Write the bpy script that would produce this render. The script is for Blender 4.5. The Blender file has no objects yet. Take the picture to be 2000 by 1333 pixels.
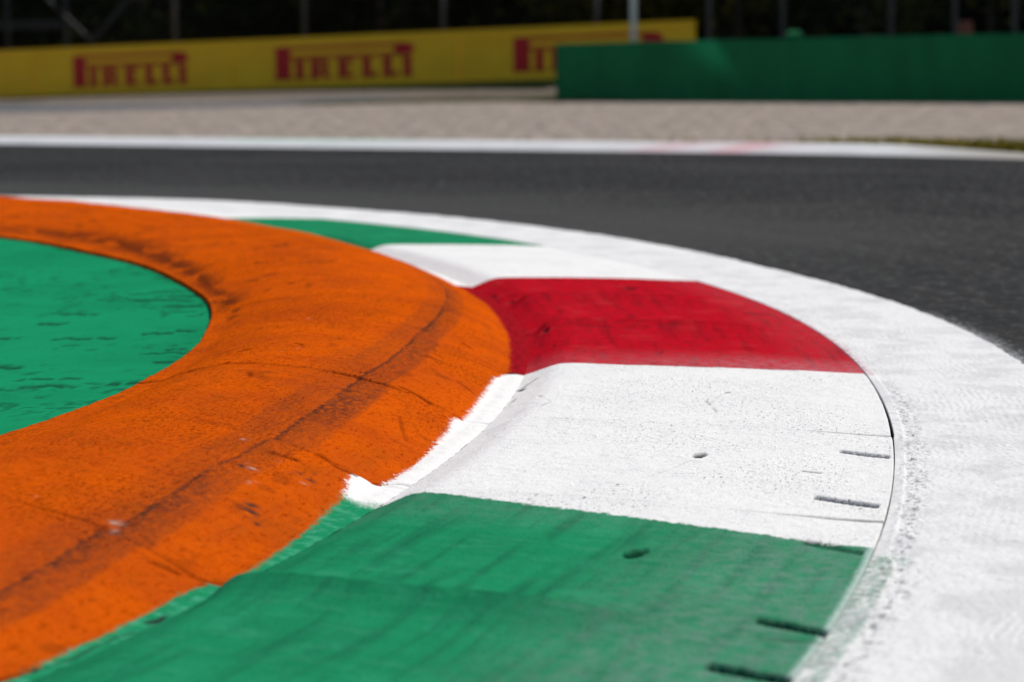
import bpy, math, random
import numpy as np
from mathutils import Matrix, Vector

random.seed(7)
rng = np.random.default_rng(7)
scene = bpy.context.scene
col = scene.collection

# ------------------------------------------------------------------ camera
F_PX, Y_H, ROLL, CAM_H = 5000.0, 120.0, math.radians(1.0), 1.0     # in pixels of the 2000 px wide photograph
cam_data = bpy.data.cameras.new("camera")
cam = bpy.data.objects.new("camera", cam_data)
col.objects.link(cam)
pitch = math.atan((666.5 - Y_H) / F_PX)
cr, sr, cp, sp = math.cos(ROLL), math.sin(ROLL), math.cos(pitch), math.sin(pitch)

def lvl(a, b, c):                       # (right, forward, up) of the unrolled camera -> world
    return Vector((a, b * cp + c * sp, -b * sp + c * cp))
right, up, fwd = lvl(cr, 0, -sr), lvl(sr, 0, cr), lvl(0, 1, 0)
M = Matrix((right, up, -fwd)).transposed().to_4x4()
M.translation = Vector((0, 0, CAM_H))
cam.matrix_world = M
cam_data.sensor_width = 36.0
cam_data.lens = 90.0
cam_data.clip_start = 0.1
cam_data.clip_end = 2000
cam_data.dof.use_dof = True
cam_data.dof.focus_distance = 6.55
cam_data.dof.aperture_fstop = 3.15
scene.camera = cam

# ------------------------------------------------------------------ light
SUN_EL, SUN_AZ = math.radians(52), math.radians(50)                # azimuth: clockwise from +Y (view direction)
world = bpy.data.worlds.new("World")
scene.world = world
world.use_nodes = True
wn = world.node_tree
sky = wn.nodes.new("ShaderNodeTexSky")
sky.sky_type = 'NISHITA'
sky.sun_disc = False
sky.sun_elevation = SUN_EL
sky.sun_rotation = SUN_AZ
wn.links.new(sky.outputs[0], wn.nodes["Background"].inputs[0])
wn.nodes["Background"].inputs[1].default_value = 0.09
sun_d = bpy.data.lights.new("sun", 'SUN')
sun_d.energy = 3.4
sun_d.angle = math.radians(0.53)
sun_d.color = (1.0, 0.95, 0.875)
sun = bpy.data.objects.new("sun", sun_d)
col.objects.link(sun)
to_sun = Vector((math.sin(SUN_AZ) * math.cos(SUN_EL), math.cos(SUN_AZ) * math.cos(SUN_EL), math.sin(SUN_EL)))
sun.rotation_euler = to_sun.to_track_quat('Z', 'Y').to_euler()
scene.view_settings.view_transform = 'Standard'
scene.view_settings.look = 'None'
scene.view_settings.exposure = 0.16
scene.view_settings.gamma = 1.0

# ------------------------------------------------------------------ helpers
def tag(o, label=None, cat=None, group=None, kind=None):
    if label: o["label"] = label
    if cat: o["category"] = cat
    if group: o["group"] = group
    if kind: o["kind"] = kind
    return o

def empty(name, loc=(0, 0, 0), rz=0.0):
    o = bpy.data.objects.new(name, None)
    col.objects.link(o)
    o.location = loc
    o.rotation_euler = (0, 0, rz)
    o.empty_display_size = 0.2
    return o

def link(name, me, mat, parent=None, loc=None):
    if mat: me.materials.append(mat)
    o = bpy.data.objects.new(name, me)
    col.objects.link(o)
    if parent: o.parent = parent
    if loc: o.location = loc
    return o

class MB:
    def __init__(s): s.v, s.f = [], []
    def poly(s, pts):
        n = len(s.v); s.v += [tuple(p) for p in pts]; s.f.append(tuple(range(n, n + len(pts))))
    def box(s, x0, x1, y0, y1, z0, z1):
        n = len(s.v)
        s.v += [(x, y, z) for z in (z0, z1) for y in (y0, y1) for x in (x0, x1)]
        s.f += [tuple(n + i for i in q) for q in ((0, 2, 3, 1), (4, 5, 7, 6), (0, 1, 5, 4), (2, 6, 7, 3), (0, 4, 6, 2), (1, 3, 7, 5))]
    def tube(s, pts, r0, r1=None, n=10, cap=True):
        r1 = r0 if r1 is None else r1
        pts = [Vector(p) for p in pts]
        rings = []
        for i, p in enumerate(pts):
            d = (pts[min(i + 1, len(pts) - 1)] - pts[max(i - 1, 0)]).normalized()
            a = d.orthogonal().normalized(); b = d.cross(a)
            t = i / max(1, len(pts) - 1); r = r0 + (r1 - r0) * t
            base = len(s.v)
            s.v += [tuple(p + (a * math.cos(2 * math.pi * k / n) + b * math.sin(2 * math.pi * k / n)) * r) for k in range(n)]
            rings.append(base)
        for q in range(len(rings) - 1):
            for k in range(n):
                s.f.append((rings[q] + k, rings[q] + (k + 1) % n, rings[q + 1] + (k + 1) % n, rings[q + 1] + k))
        if cap:
            s.f.append(tuple(rings[0] + k for k in range(n))[::-1])
            s.f.append(tuple(rings[-1] + k for k in range(n)))
    def build(s, name, mat, parent=None, loc=None, smooth=False):
        me = bpy.data.meshes.new(name)
        me.from_pydata(s.v, [], s.f)
        if smooth: me.shade_smooth()
        me.update()
        return link(name, me, mat, parent, loc)

def np_mesh(name, V, Q, attrs=None, smooth=True):
    me = bpy.data.meshes.new(name)
    V = np.ascontiguousarray(V, np.float32); Q = np.ascontiguousarray(Q, np.int32)
    me.vertices.add(len(V)); me.vertices.foreach_set("co", V.ravel())
    k = Q.shape[1]
    me.loops.add(Q.size); me.loops.foreach_set("vertex_index", Q.ravel())
    me.polygons.add(len(Q)); me.polygons.foreach_set("loop_start", np.arange(0, Q.size, k, dtype=np.int32))
    me.update(calc_edges=True)
    me.polygons.foreach_set("use_smooth", np.full(len(Q), smooth, dtype=bool))
    for n, a in (attrs or {}).items():
        a = np.ascontiguousarray(a, np.float32)
        if a.ndim == 2:
            at = me.attributes.new(n, 'FLOAT_VECTOR', 'POINT'); at.data.foreach_set("vector", a.ravel())
        else:
            at = me.attributes.new(n, 'FLOAT', 'POINT'); at.data.foreach_set("value", a)
    me.update()
    return me

# --- numpy value noise
def hash2(ix, iy, seed):
    h = (ix.astype(np.int64) * 374761393 + iy.astype(np.int64) * 668265263 + seed * 1442695041) & 0xFFFFFFFF
    h = ((h ^ (h >> 13)) * 1274126177) & 0xFFFFFFFF
    return ((h ^ (h >> 16)) & 0xFFFFFF) / float(0xFFFFFF)

def vnoise(x, y, seed=0):
    ix, iy = np.floor(x), np.floor(y); fx, fy = x - ix, y - iy
    fx, fy = fx * fx * (3 - 2 * fx), fy * fy * (3 - 2 * fy)
    a, b = hash2(ix, iy, seed), hash2(ix + 1, iy, seed)
    c, d = hash2(ix, iy + 1, seed), hash2(ix + 1, iy + 1, seed)
    return (a + (b - a) * fx) * (1 - fy) + (c + (d - c) * fx) * fy

def fbm(x, y, seed=0, oct=4):
    s, amp, tot = 0.0, 1.0, 0.0
    for i in range(oct):
        s = s + amp * vnoise(x * 2 ** i, y * 2 ** i, seed + 17 * i); tot += amp; amp *= 0.5
    return s / tot

def sstep(a, b, x):
    t = np.clip((x - a) / (b - a), 0, 1)
    return t * t * (3 - 2 * t)

# --- node materials
class NT:
    def __init__(s, name, rough=0.8, spec=0.25):
        s.m = bpy.data.materials.new(name); s.m.use_nodes = True
        s.t = s.m.node_tree; s.n = s.t.nodes
        s.b = s.n["Principled BSDF"]
        s.b.inputs["Roughness"].default_value = rough
        s.b.inputs["Specular IOR Level"].default_value = spec
    def sock(s, node_in, v):
        if isinstance(v, bpy.types.NodeSocket): s.t.links.new(v, node_in)
        else:
            if hasattr(node_in.default_value, "__len__") and not hasattr(v, "__len__"): v = (v, v, v)
            if hasattr(node_in.default_value, "__len__") and len(node_in.default_value) == 4 and len(v) == 3: v = (*v, 1)
            node_in.default_value = v
    def math(s, op, a, b=0.0, clamp=False):
        n = s.n.new("ShaderNodeMath"); n.operation = op; n.use_clamp = clamp
        s.sock(n.inputs[0], a); s.sock(n.inputs[1], b); return n.outputs[0]
    def mul(s, a, b): return s.math('MULTIPLY', a, b)
    def add(s, a, b): return s.math('ADD', a, b)
    def sub(s, a, b): return s.math('SUBTRACT', a, b)
    def ss(s, x, a, b, lo=0.0, hi=1.0):          # smooth step of x from a to b
        n = s.n.new("ShaderNodeMapRange"); n.interpolation_type = 'SMOOTHSTEP'
        s.sock(n.inputs[0], x); s.sock(n.inputs[1], a); s.sock(n.inputs[2], b)
        s.sock(n.inputs[3], lo); s.sock(n.inputs[4], hi); return n.outputs[0]
    def mix(s, f, a, b):
        n = s.n.new("ShaderNodeMix"); n.data_type = 'RGBA'
        s.sock(n.inputs[0], f); s.sock(n.inputs[6], a); s.sock(n.inputs[7], b); return n.outputs[2]
    def attr(s, name, vec=False):
        n = s.n.new("ShaderNodeAttribute"); n.attribute_name = name
        return n.outputs["Vector"] if vec else n.outputs["Fac"]
    def pos(s):
        return s.n.new("ShaderNodeNewGeometry").outputs["Position"]
    def vscale(s, v, sc):
        n = s.n.new("ShaderNodeMapping"); s.sock(n.inputs[0], v); n.inputs["Scale"].default_value = sc; return n.outputs[0]
    def sep(s, v):
        n = s.n.new("ShaderNodeSeparateXYZ"); s.sock(n.inputs[0], v); return n.outputs
    def noise(s, v, scale, detail=4.0, rough=0.55, dist=0.0):
        n = s.n.new("ShaderNodeTexNoise"); s.sock(n.inputs["Vector"], v)
        n.inputs["Scale"].default_value = scale; n.inputs["Detail"].default_value = detail
        n.inputs["Roughness"].default_value = rough; n.inputs["Distortion"].default_value = dist
        return n.outputs["Fac"]
    def vor(s, v, scale, feature='F1'):
        n = s.n.new("ShaderNodeTexVoronoi"); n.feature = feature; s.sock(n.inputs["Vector"], v)
        n.inputs["Scale"].default_value = scale; return n.outputs
    def bump(s, h, strength=0.5, dist=0.01, normal=None):
        n = s.n.new("ShaderNodeBump"); s.sock(n.inputs["Height"], h)
        s.sock(n.inputs["Strength"], strength); n.inputs["Distance"].default_value = dist
        if normal is not None: s.t.links.new(normal, n.inputs["Normal"])
        return n.outputs[0]
    def out(s, colr, normal=None, rough=None):
        s.sock(s.b.inputs["Base Color"], colr)
        if normal is not None: s.t.links.new(normal, s.b.inputs["Normal"])
        if rough is not None: s.sock(s.b.inputs["Roughness"], rough)
        return s.m

WHITE = (0.80, 0.785, 0.755)
GREEN = (0.014, 0.238, 0.100)
GREEN2 = (0.012, 0.198, 0.082)
ORANGE = (0.67, 0.100, 0.003)
RED = (0.50, 0.006, 0.016)
CONC = (0.07, 0.07, 0.072)
ASPH = (0.042, 0.042, 0.042)

# ------------------------------------------------------------------ the bend, in polar coordinates
O = np.array([-13.3, 8.75])
SREF = 13.5

def ipt(x, tab):
    t = np.array(sorted(tab)); return np.interp(x, t[:, 0], t[:, 1])
def smooth_tab(tab, w=1.5):
    g = np.arange(-40, 75, 0.1); y = ipt(g, tab)
    k = np.exp(-0.5 * (np.arange(-60, 61) * 0.1 / w) ** 2); k /= k.sum()
    ys = np.convolve(np.pad(y, 60, mode='edge'), k, mode='valid')
    return lambda th: np.interp(th, g, ys)
RA = smooth_tab([(-40, 14.94), (-2, 14.955), (6, 14.94), (10, 14.91), (14, 14.91), (20, 14.98), (25, 15.03), (30, 15.1), (38, 15.15), (43.6, 15.24), (46, 15.16), (49.3, 15.0), (55, 14.62), (62, 14.2)])
RB = smooth_tab([(-40, 14.62), (-19, 14.533), (-15, 14.495), (-10, 14.455), (-5, 14.432), (0, 14.42), (6, 14.405), (11, 14.385), (20, 14.39), (60, 14.39)], 1.2)
RD = smooth_tab([(-40, 12.0), (-20, 12.27), (-12.3, 12.35), (-10, 12.38), (-7.5, 12.378), (-5.7, 12.36), (-3.4, 12.333), (-1, 12.285), (0.9, 12.255),
                 (4.2, 12.19), (8.2, 12.075), (12.5, 11.975), (15.3, 11.89), (17.8, 11.81), (21.6, 11.735), (24.5, 11.645), (32, 11.4), (45, 11.0), (60, 10.6)], 0.6)
RK = smooth_tab([(-40, 12.36), (-12, 12.47), (-6, 12.43), (-1.5, 12.345), (1, 12.30), (4.4, 12.225), (7.9, 12.13), (14.4, 12.035), (20, 11.985), (23.7, 11.885), (26.6, 11.76), (35, 11.5), (60, 10.8)], 0.6)
CT = [(-24, 13.33), (-20.7, 13.322), (-19.2, 13.317), (-17.83, 13.303), (-17.21, 13.304), (-17.19, 13.351), (-15.1, 13.304), (-13.47, 13.274), (-12.41, 13.234),
      (-12.39, 13.296), (-11.1, 13.303), (-9.8, 13.288), (-7.81, 13.264), (-7.79, 13.284), (-6.7, 13.28), (-5.1, 13.275), (-3.8, 13.275), (-3.06, 13.307),
      (-1.1, 13.293), (1.7, 13.292), (3.7, 13.288), (10, 13.295), (60, 13.3)]
RC = lambda th: ipt(th, CT)
RE = lambda th: ipt(th, [(-30, 13.2), (-19.3, 13.136), (-17.25, 13.090), (-17.15, 13.105), (-16.9, 13.097), (-14.5, 13.047), (-12.45, 13.030), (-12.35, 13.036), (-10.8, 13.018), (-7.85, 12.998), (-7.75, 12.998), (-2.7, 13.01), (1.8, 13.058), (6.2, 13.11), (12, 13.1), (60, 13.1)])
JH = [-21.9, -17.2, -12.4, -7.8, -3.05, 1.65, 6.3, 11.0, 15.7, 20.4, 25.1, 29.8, 34.5]      # joints of the hump blocks
JR = [-22.6, -17.9, -13.3, -8.35, -3.1, 1.8, 6.4, 10.8, 15.6, 20.4, 25.2, 30.0, 34.8]      # joints of the flat blocks

TH = np.concatenate([np.arange(-25, -21, 0.06), np.arange(-21, 9, 0.03), np.arange(9, 20, 0.07), np.arange(20, 36, 0.15), np.arange(36, 62, 0.5)])

def polar_mesh(name, th, Rg, z, attrs, flip=False, smooth=True):
    """Rg, z: arrays (n_th, n_r)"""
    nt, nr = Rg.shape
    T = np.radians(th)[:, None]
    V = np.stack([O[0] + Rg * np.cos(T), O[1] + Rg * np.sin(T), z], 2).reshape(-1, 3)
    i = np.arange(nt - 1)[:, None] * nr + np.arange(nr - 1)[None]
    Q = np.stack([i, i + 1, i + nr + 1, i + nr], 2).reshape(-1, 4)
    A = {k: np.broadcast_to(v, Rg.shape).reshape(-1) for k, v in attrs.items()}
    pc = np.stack([np.broadcast_to(T * SREF, Rg.shape), Rg, np.zeros_like(Rg)], 2).reshape(-1, 3)
    A["pc"] = pc
    return np_mesh(name, V, Q, A, smooth)

def seg_dist(th, R, a, b):
    """distance in metres from (th,R) to the segment a-b (each (th deg, R)); returns distance and parameter"""
    x, y = np.radians(th) * 13.8, R
    ax, ay, bx, by = math.radians(a[0]) * 13.8, a[1], math.radians(b[0]) * 13.8, b[1]
    dx, dy = bx - ax, by - ay; L = dx * dx + dy * dy
    t = np.clip(((x - ax) * dx + (y - ay) * dy) / L, 0, 1)
    return np.hypot(x - ax - t * dx, y - ay - t * dy), t

def poly_dist(th, R, pts):
    d = None
    for a, b in zip(pts[:-1], pts[1:]):
        q, _ = seg_dist(th, R, a, b); d = q if d is None else np.minimum(d, q)
    return d

# ------------------------------------------------------------------ orange hump kerb
def build_hump():
    th = TH[:, None]
    rd, rk, rc, re = RD(TH)[:, None], RK(TH)[:, None], RC(TH)[:, None], RE(TH)[:, None]
    rk = np.maximum(rk, rd + 0.03)
    RF = 13.357
    t = np.concatenate([np.linspace(0, 0.5, 110, endpoint=False), np.linspace(0.5, 1, 160)])[None]
    Rg = rd - 0.006 + (RF - rd + 0.006) * t
    # profile: fixed outer flank, inner flank stretched between the crown and the hollow
    z = np.zeros_like(Rg)
    outer = np.array([(12.71, .183), (12.854, .1715), (12.925, .159), (13.0, .143), (13.08, .119), (13.18, .079), (13.24, .049), (13.28, .024), (13.30, .019), (13.33, .018), (13.357, .013)])
    zo = np.interp(Rg, outer[:, 0], outer[:, 1])
    tt = np.clip((Rg - rk) / np.maximum(12.71 - rk, .05), 0, 1)
    zi = 0.131 + (0.183 - 0.131) * (1 - (1 - tt) ** 2.4)
    z = np.where(Rg > 12.71, zo, zi)
    skirt = np.clip((rk - Rg) / np.maximum(rk - rd, .02), 0, 1)
    z = np.where(Rg < rk, 0.131 - 0.005 * skirt, z)
    # soften the profile along the radius
    for _ in range(7):
        z[:, 1:-1] = 0.25 * z[:, :-2] + 0.5 * z[:, 1:-1] + 0.25 * z[:, 2:]
    s = np.radians(th) * SREF + 0 * Rg
    # small real relief
    lum = fbm(s * 3, Rg * 3, 3, 3) - 0.5
    z += 0.010 * lum * sstep(rd + .02, rd + .25, Rg) * sstep(RF, RF - .1, Rg)
    z += 0.0050 * (fbm(s * 22, Rg * 24, 5, 4) - 0.5)
    scr = fbm(s * 5 + Rg * 14, Rg * 70 - s * 22, 9, 3)
    z += 0.005 * (scr - 0.5) * sstep(13.2, 12.6, Rg)
    # crease with the rubber marks
    cd = Rg - re
    brk = fbm(s * 8, Rg * 0, 11, 3)
    z -= 0.0020 * np.exp(-(cd / 0.006) ** 2) * sstep(.3, .5, brk + 0 * Rg)
    z += 0.0008 * np.exp(-((cd + 0.010) / 0.006) ** 2)
    # joints between blocks, a few degrees apart
    crack = np.zeros_like(z)
    wob = (fbm(Rg * 9, s * 0 + 1, 21, 3) - 0.5)
    for k, j in enumerate(JH):
        dj = (th - j) * math.pi / 180 * Rg + wob * 0.03
        on = sstep(.32, .5, fbm(Rg * 7, Rg * 0 + k * 9.1, 31 + k, 3))
        w = 0.007
        g = np.exp(-(dj / w) ** 2)
        jw = {-7.8: .8, -3.05: .25, -12.4: .4, -17.2: .45}.get(j, .08)
        on = on * jw * np.clip(sstep(12.9, 12.98, Rg) + .9 * sstep(12.56, 12.5, Rg) + .15, 0, 1)
        z -= (0.0012 + 0.006 * on) * g
        z += 0.0012 * np.exp(-((dj - 0.016) / 0.010) ** 2) * jw
        crack = np.maximum(crack, g * (0.04 + 0.9 * on))
        # each block sits a hair differently
        z += (0.0035 * math.sin(k * 2.7)) * np.exp(-np.clip(dj, 0, 9) / 0.25) * (dj > 0) * sstep(RF - .02, RF - .14, Rg)
    # the long open crack in the middle and others seen in the photograph
    jag = 0.014 * (fbm(s * 14, Rg * 14, 77, 4) - 0.5)
    cracks = [([(-7.6, 13.11), (-7.8, 13.19)], .010, 1.0), ([(-7.9, 12.99), (-7.75, 13.08), (-7.62, 13.12)], .006, .6), ([(-6.1, 12.60), (-6.55, 12.52), (-6.9, 12.46)], .010, .95),
              ([(-6.6, 12.52), (-7.1, 12.42)], .006, .6),
              ([(-3.9, 13.06), (-3.6, 13.15), (-3.3, 13.24), (-3.05, 13.31)], .006, .8), ([(-4.1, 13.095), (-4.15, 13.12)], .007, .9),
              ([(-5.6, 13.20), (-5.9, 13.26)], .006, .7), ([(-9.7, 13.20), (-10.2, 13.235)], .006, .5), ([(-9.2, 13.17), (-9.7, 13.20)], .005, .45),
              ([(-12.3, 13.14), (-12.5, 13.2), (-12.45, 13.24)], .010, .8), ([(-13.0, 13.08), (-12.9, 13.13)], .010, .8),
              ([(-17.4, 13.21), (-17.3, 13.25)], .008, .7), ([(-17.3, 13.30), (-17.15, 13.375)], .009, .8),
              ([(-12.35, 13.28), (-12.15, 13.33), (-12.2, 13.385)], .007, .9), ([(-3.0, 13.30), (-2.9, 13.33)], .012, .9),
              ([(-20.3, 13.33), (-19.8, 13.34), (-19.2, 13.337), (-18.9, 13.345)], .006, .6), ([(-18.6, 13.335), (-18.45, 13.345), (-18.35, 13.34)], .010, .7), ([(-18.9, 13.352), (-18.5, 13.347)], .008, .5),
              ([(-20.7, 13.31), (-20.2, 13.325)], .012, .7)]
    for k in range(26):                                     # short scuffs and cracks on the crown
        a, r0 = rng.uniform(-9, 8), rng.uniform(12.45, 13.2)
        b = a + rng.uniform(-.35, .35); r1 = r0 + rng.uniform(.015, .07)
        cracks.append(([(a, r0), ((a + b) / 2 + .05, (r0 + r1) / 2), (b, r1)], rng.uniform(.003, .006), rng.uniform(.35, .8)))
    for pts, w, a in cracks:
        lo, hi = min(p[0] for p in pts) - .6, max(p[0] for p in pts) + .6
        i0, i1 = np.searchsorted(TH, lo), np.searchsorted(TH, hi)
        d = poly_dist(th[i0:i1] + 0 * Rg[i0:i1], Rg[i0:i1], pts) + jag[i0:i1] * 0.7
        g = np.exp(-(np.maximum(d, 0) / w) ** 2)
        crack[i0:i1] = np.maximum(crack[i0:i1], g * a); z[i0:i1] -= 0.007 * g * a
    # masks
    blk = np.searchsorted(np.array(JH), th)[:, 0]
    bI = np.array([.55, .8, .75, 1.0, .95, .8, .6, .5, .4, .3, .3, .3, .3, .3, .3])[blk][:, None]
    bW = np.array([.09, .08, .085, .095, .085, .075, .07, .06, .05, .05, .05, .05, .05, .05, .05])[blk][:, None]
    n1 = fbm(s * 2.2, Rg * 13, 41, 4)
    right_ = sstep(-.004, .003, cd) * (1 - sstep(bW * 0.86, bW * 1.06, cd)) * (1.0 - 0.55 * np.clip(cd / bW, 0, 1))
    left_ = sstep(-bW * 1.1, -bW * 0.85, cd) * (cd < 0) * 0.42 * (1 - .4 * np.clip(-cd / bW, 0, 1))
    line = np.exp(-((cd - .004) / .0065) ** 2)
    rub = bI * (right_ * (.55 + .45 * sstep(.25, .7, n1)) + left_ * (.6 + .4 * sstep(.25, .65, n1))) + 0.42 * line * bI * sstep(.28, .5, brk + 0 * Rg)
    rub *= sstep(25, 8, th)
    # tyre smears elsewhere
    sm = sstep(.58, .85, fbm(s * 1.4, Rg * 9, 51, 4)) * .22
    rub = np.clip(rub * 1.2 + sm, 0, 1)
    pitz = sstep(.36, .62, fbm(s * 1.5, Rg * 3.0, 61, 3)) * sstep(12.5, 12.68, Rg) * sstep(13.16, 12.98, Rg) * sstep(-8.3, -7.7, th) * sstep(3, -2, th)
    pitz = np.maximum(pitz, .6 * sstep(.45, .65, fbm(s * 2, Rg * 4, 62, 3)))
    dk = np.abs(Rg - rk - 0.02) / (1 + 1.2 * sstep(5, 22, th))
    smudge = sstep(.34 - .12 * sstep(4, 14, th), .58 - .12 * sstep(4, 14, th), fbm(s * 6, Rg * 18, 71, 4)) * np.exp(-(dk / .05) ** 2) * sstep(-2.5, 1.5, th) * sstep(32, 22, th)
    smudge = np.maximum(smudge, .8 * sstep(.66, .78, fbm(s * 9, Rg * 14, 72, 4)) * sstep(12.9, 12.6, Rg) * sstep(0, 6, th))
    smudge = np.maximum(smudge, .35 * sstep(.70, .8, fbm(s * 11, Rg * 12, 74, 4)))
    chips_w = [(-16.95, 13.09, .011), (-17.15, 13.115, .010), (-13.76, 13.078, .006), (-13.85, 13.10, .009), (-13.4, 13.15, .007), (-13.2, 13.11, .006), (-16.9, 12.92, .007), (-2.2, 12.65, .004), (-6.4, 12.72, .006), (-6.1, 12.75, .005), (-14.3, 13.14, .010), (-12.8, 13.0, .007), (-13.6, 13.2, .007)]
    chips_d = [(-15.09, 13.20, .022), (-14.9, 13.185, .014), (-13.36, 13.166, .013), (-13.4, 13.2, .013), (-13.05, 13.15, .010), (-13.9, 13.08, .010), (-13.12, 13.185, .007), (-15.3, 13.23, .008)]
    cw, cdk = np.zeros_like(z), np.zeros_like(z)
    cn = fbm(s * 40, Rg * 40, 81, 3)
    for lst, arr in ((chips_w, cw), (chips_d, cdk)):
        for a, r, w in lst:
            d2 = ((np.radians(th - a) * 13) ** 2 / 2.2 + (Rg - r) ** 2) / w ** 2
            arr[:] = np.maximum(arr, np.exp(-d2) * sstep(.35, .6, cn))
    z -= 0.003 * cdk
    edge = Rg - rc
    gf = sstep(-12.75, -13.65, th + (fbm(s * 9, Rg * 14, 91, 4) - .5) * .5 + (Rg - 13.3) * 4) + 0 * Rg
    gf = np.maximum(gf, sstep(20.2, 20.6, th) * sstep(33.4, 33, th))
    rf = sstep(-3.2, -3.0, th) * sstep(10.9, 10.75, th) + 0 * Rg
    top = np.ones_like(z)
    # close the block downwards at the inner lip
    Rl = Rg[:, :1] - 0.001; zl = np.full_like(Rl, 0.07)
    cat = lambda a: np.concatenate([a[:, :1], a], 1)
    Rg2 = np.concatenate([Rl, Rg], 1); z2 = np.concatenate([zl, z], 1)
    at = {k: cat(np.broadcast_to(v, Rg.shape)) for k, v in dict(edge=edge, gfoot=gf, rfoot=rf, rub=rub, pitz=pitz, smudge=smudge, crack=crack, cw=cw, cdk=cdk).items()}
    me = polar_mesh("orange_kerb", TH, Rg2, z2, at)

    m = NT("orange_kerb_paint", 0.95, 0.0)
    pc = m.attr("pc", True)
    big, mid, fine = m.noise(pc, 2.5, 4, .6), m.noise(pc, 14, 5, .6), m.noise(pc, 190, 3, .6)
    c = m.mix(m.ss(big, .35, .7), ORANGE, (0.55, 0.078, 0.006))
    c = m.mix(m.mul(m.ss(mid, .5, .72), .6), c, (0.46, 0.062, 0.003))
    c = m.mix(m.mul(m.ss(m.noise(m.vscale(pc, (1, 2, 1)), 5, 6, .7), .50, .68), .45), c, (0.43, 0.080, 0.004))
    brush = m.noise(m.vscale(pc, (1.3, 14, 1)), 5, 4, .6)
    c = m.mix(m.mul(m.ss(brush, .5, .75), .35), c, (0.64, 0.108, 0.008))
    gr = m.noise(m.vscale(pc, (.38, 1, 1)), 80, 6, .78)
    c = m.mix(m.mul(m.ss(gr, .47, .38), .62), c, (0.27, 0.022, 0.001))
    c = m.mix(m.mul(m.ss(gr, .56, .66), .25), c, (0.74, 0.15, 0.014))
    # rubber dust
    rn = m.noise(m.vscale(pc, (1, 2.2, 1)), 26, 6, .78)
    c = m.mix(m.mul(m.attr("rub"), m.ss(rn, .34, .60, .30, 1.0)), c, (0.090, 0.032, 0.018))
    pit = m.mul(m.ss(m.noise(m.vscale(pc, (.4, 1, 1)), 120, 4, .7), .55, .62), m.attr("pitz"))
    c = m.mix(m.mul(pit, .85), c, (0.16, 0.014, 0.002))
    c = m.mix(m.mul(m.attr("smudge"), .8), c, (0.10, 0.022, 0.008))
    c = m.mix(m.mul(m.attr("crack"), .8), c, (0.09, 0.010, 0.003))
    c = m.mix(m.attr("cdk"), c, (0.05, 0.035, 0.025))
    c = m.mix(m.attr("cw"), c, (0.52, 0.36, 0.28))
    # bare painted foot: white, green, red, with a brushed edge
    en = m.add(m.mul(m.sub(m.noise(m.vscale(pc, (2.2, 1, 1)), 60, 6, .8), .5), .10), m.mul(m.sub(m.noise(pc, 9, 2, .5), .5), .016))
    e = m.add(m.attr("edge"), en)
    gn = m.add(m.attr("gfoot"), m.mul(m.sub(m.noise(pc, 150, 5, .8), .5), 1.2))
    foot = m.mix(m.ss(gn, .35, .75), WHITE, m.mix(m.ss(m.noise(pc, 30, 4, .6), .45, .7), GREEN, (0.06, 0.33, 0.19)))
    foot = m.mix(m.attr("rfoot"), foot, m.mix(m.ss(m.noise(pc, 45, 5, .75), .50, .62), (0.33, 0.008, 0.014), (.10, .006, .008)))
    fdirt = m.ss(m.noise(pc, 70, 5, .7), .64, .70)
    near_v = m.ss(m.attr("edge"), .022, .06)
    foot = m.mix(m.mul(fdirt, m.mul(near_v, .75)), foot, (0.05, 0.05, 0.055))
    foot = m.mix(m.ss(m.attr("crack"), .3, .75), foot, (0.025, 0.028, 0.03))
    c = m.mix(m.ss(e, -.002, .002), c, foot)
    h = m.add(m.add(m.mul(fine, .5), m.mul(m.noise(pc, 60, 5, .65), .9)), m.mul(mid, .8))
    h = m.sub(h, m.mul(pit, .8))
    h = m.add(h, m.mul(gr, 1.8))
    nb = m.bump(h, m.ss(e, -.002, .002, .8, .35), 0.005)
    o = link("orange_kerb", me, m.out(c, nb))
    tag(o, "orange painted hump kerb curving around the inside of the bend, streaked with dark tyre marks", "kerb")

build_hump()

# ------------------------------------------------------------------ flat tricolour kerb (blocks painted green, white, red)
def gapw(th):
    return ipt(th, [(-30, .010), (-20, .008), (-15, .006), (-13.7, .0055), (-13.3, .006), (-12, .003), (-10.5, .002), (-8.6, .0035), (-8.35, .009), (-7, .007), (-5.5, .006), (-4.5, .004), (0, .002), (60, .002)])

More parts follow.
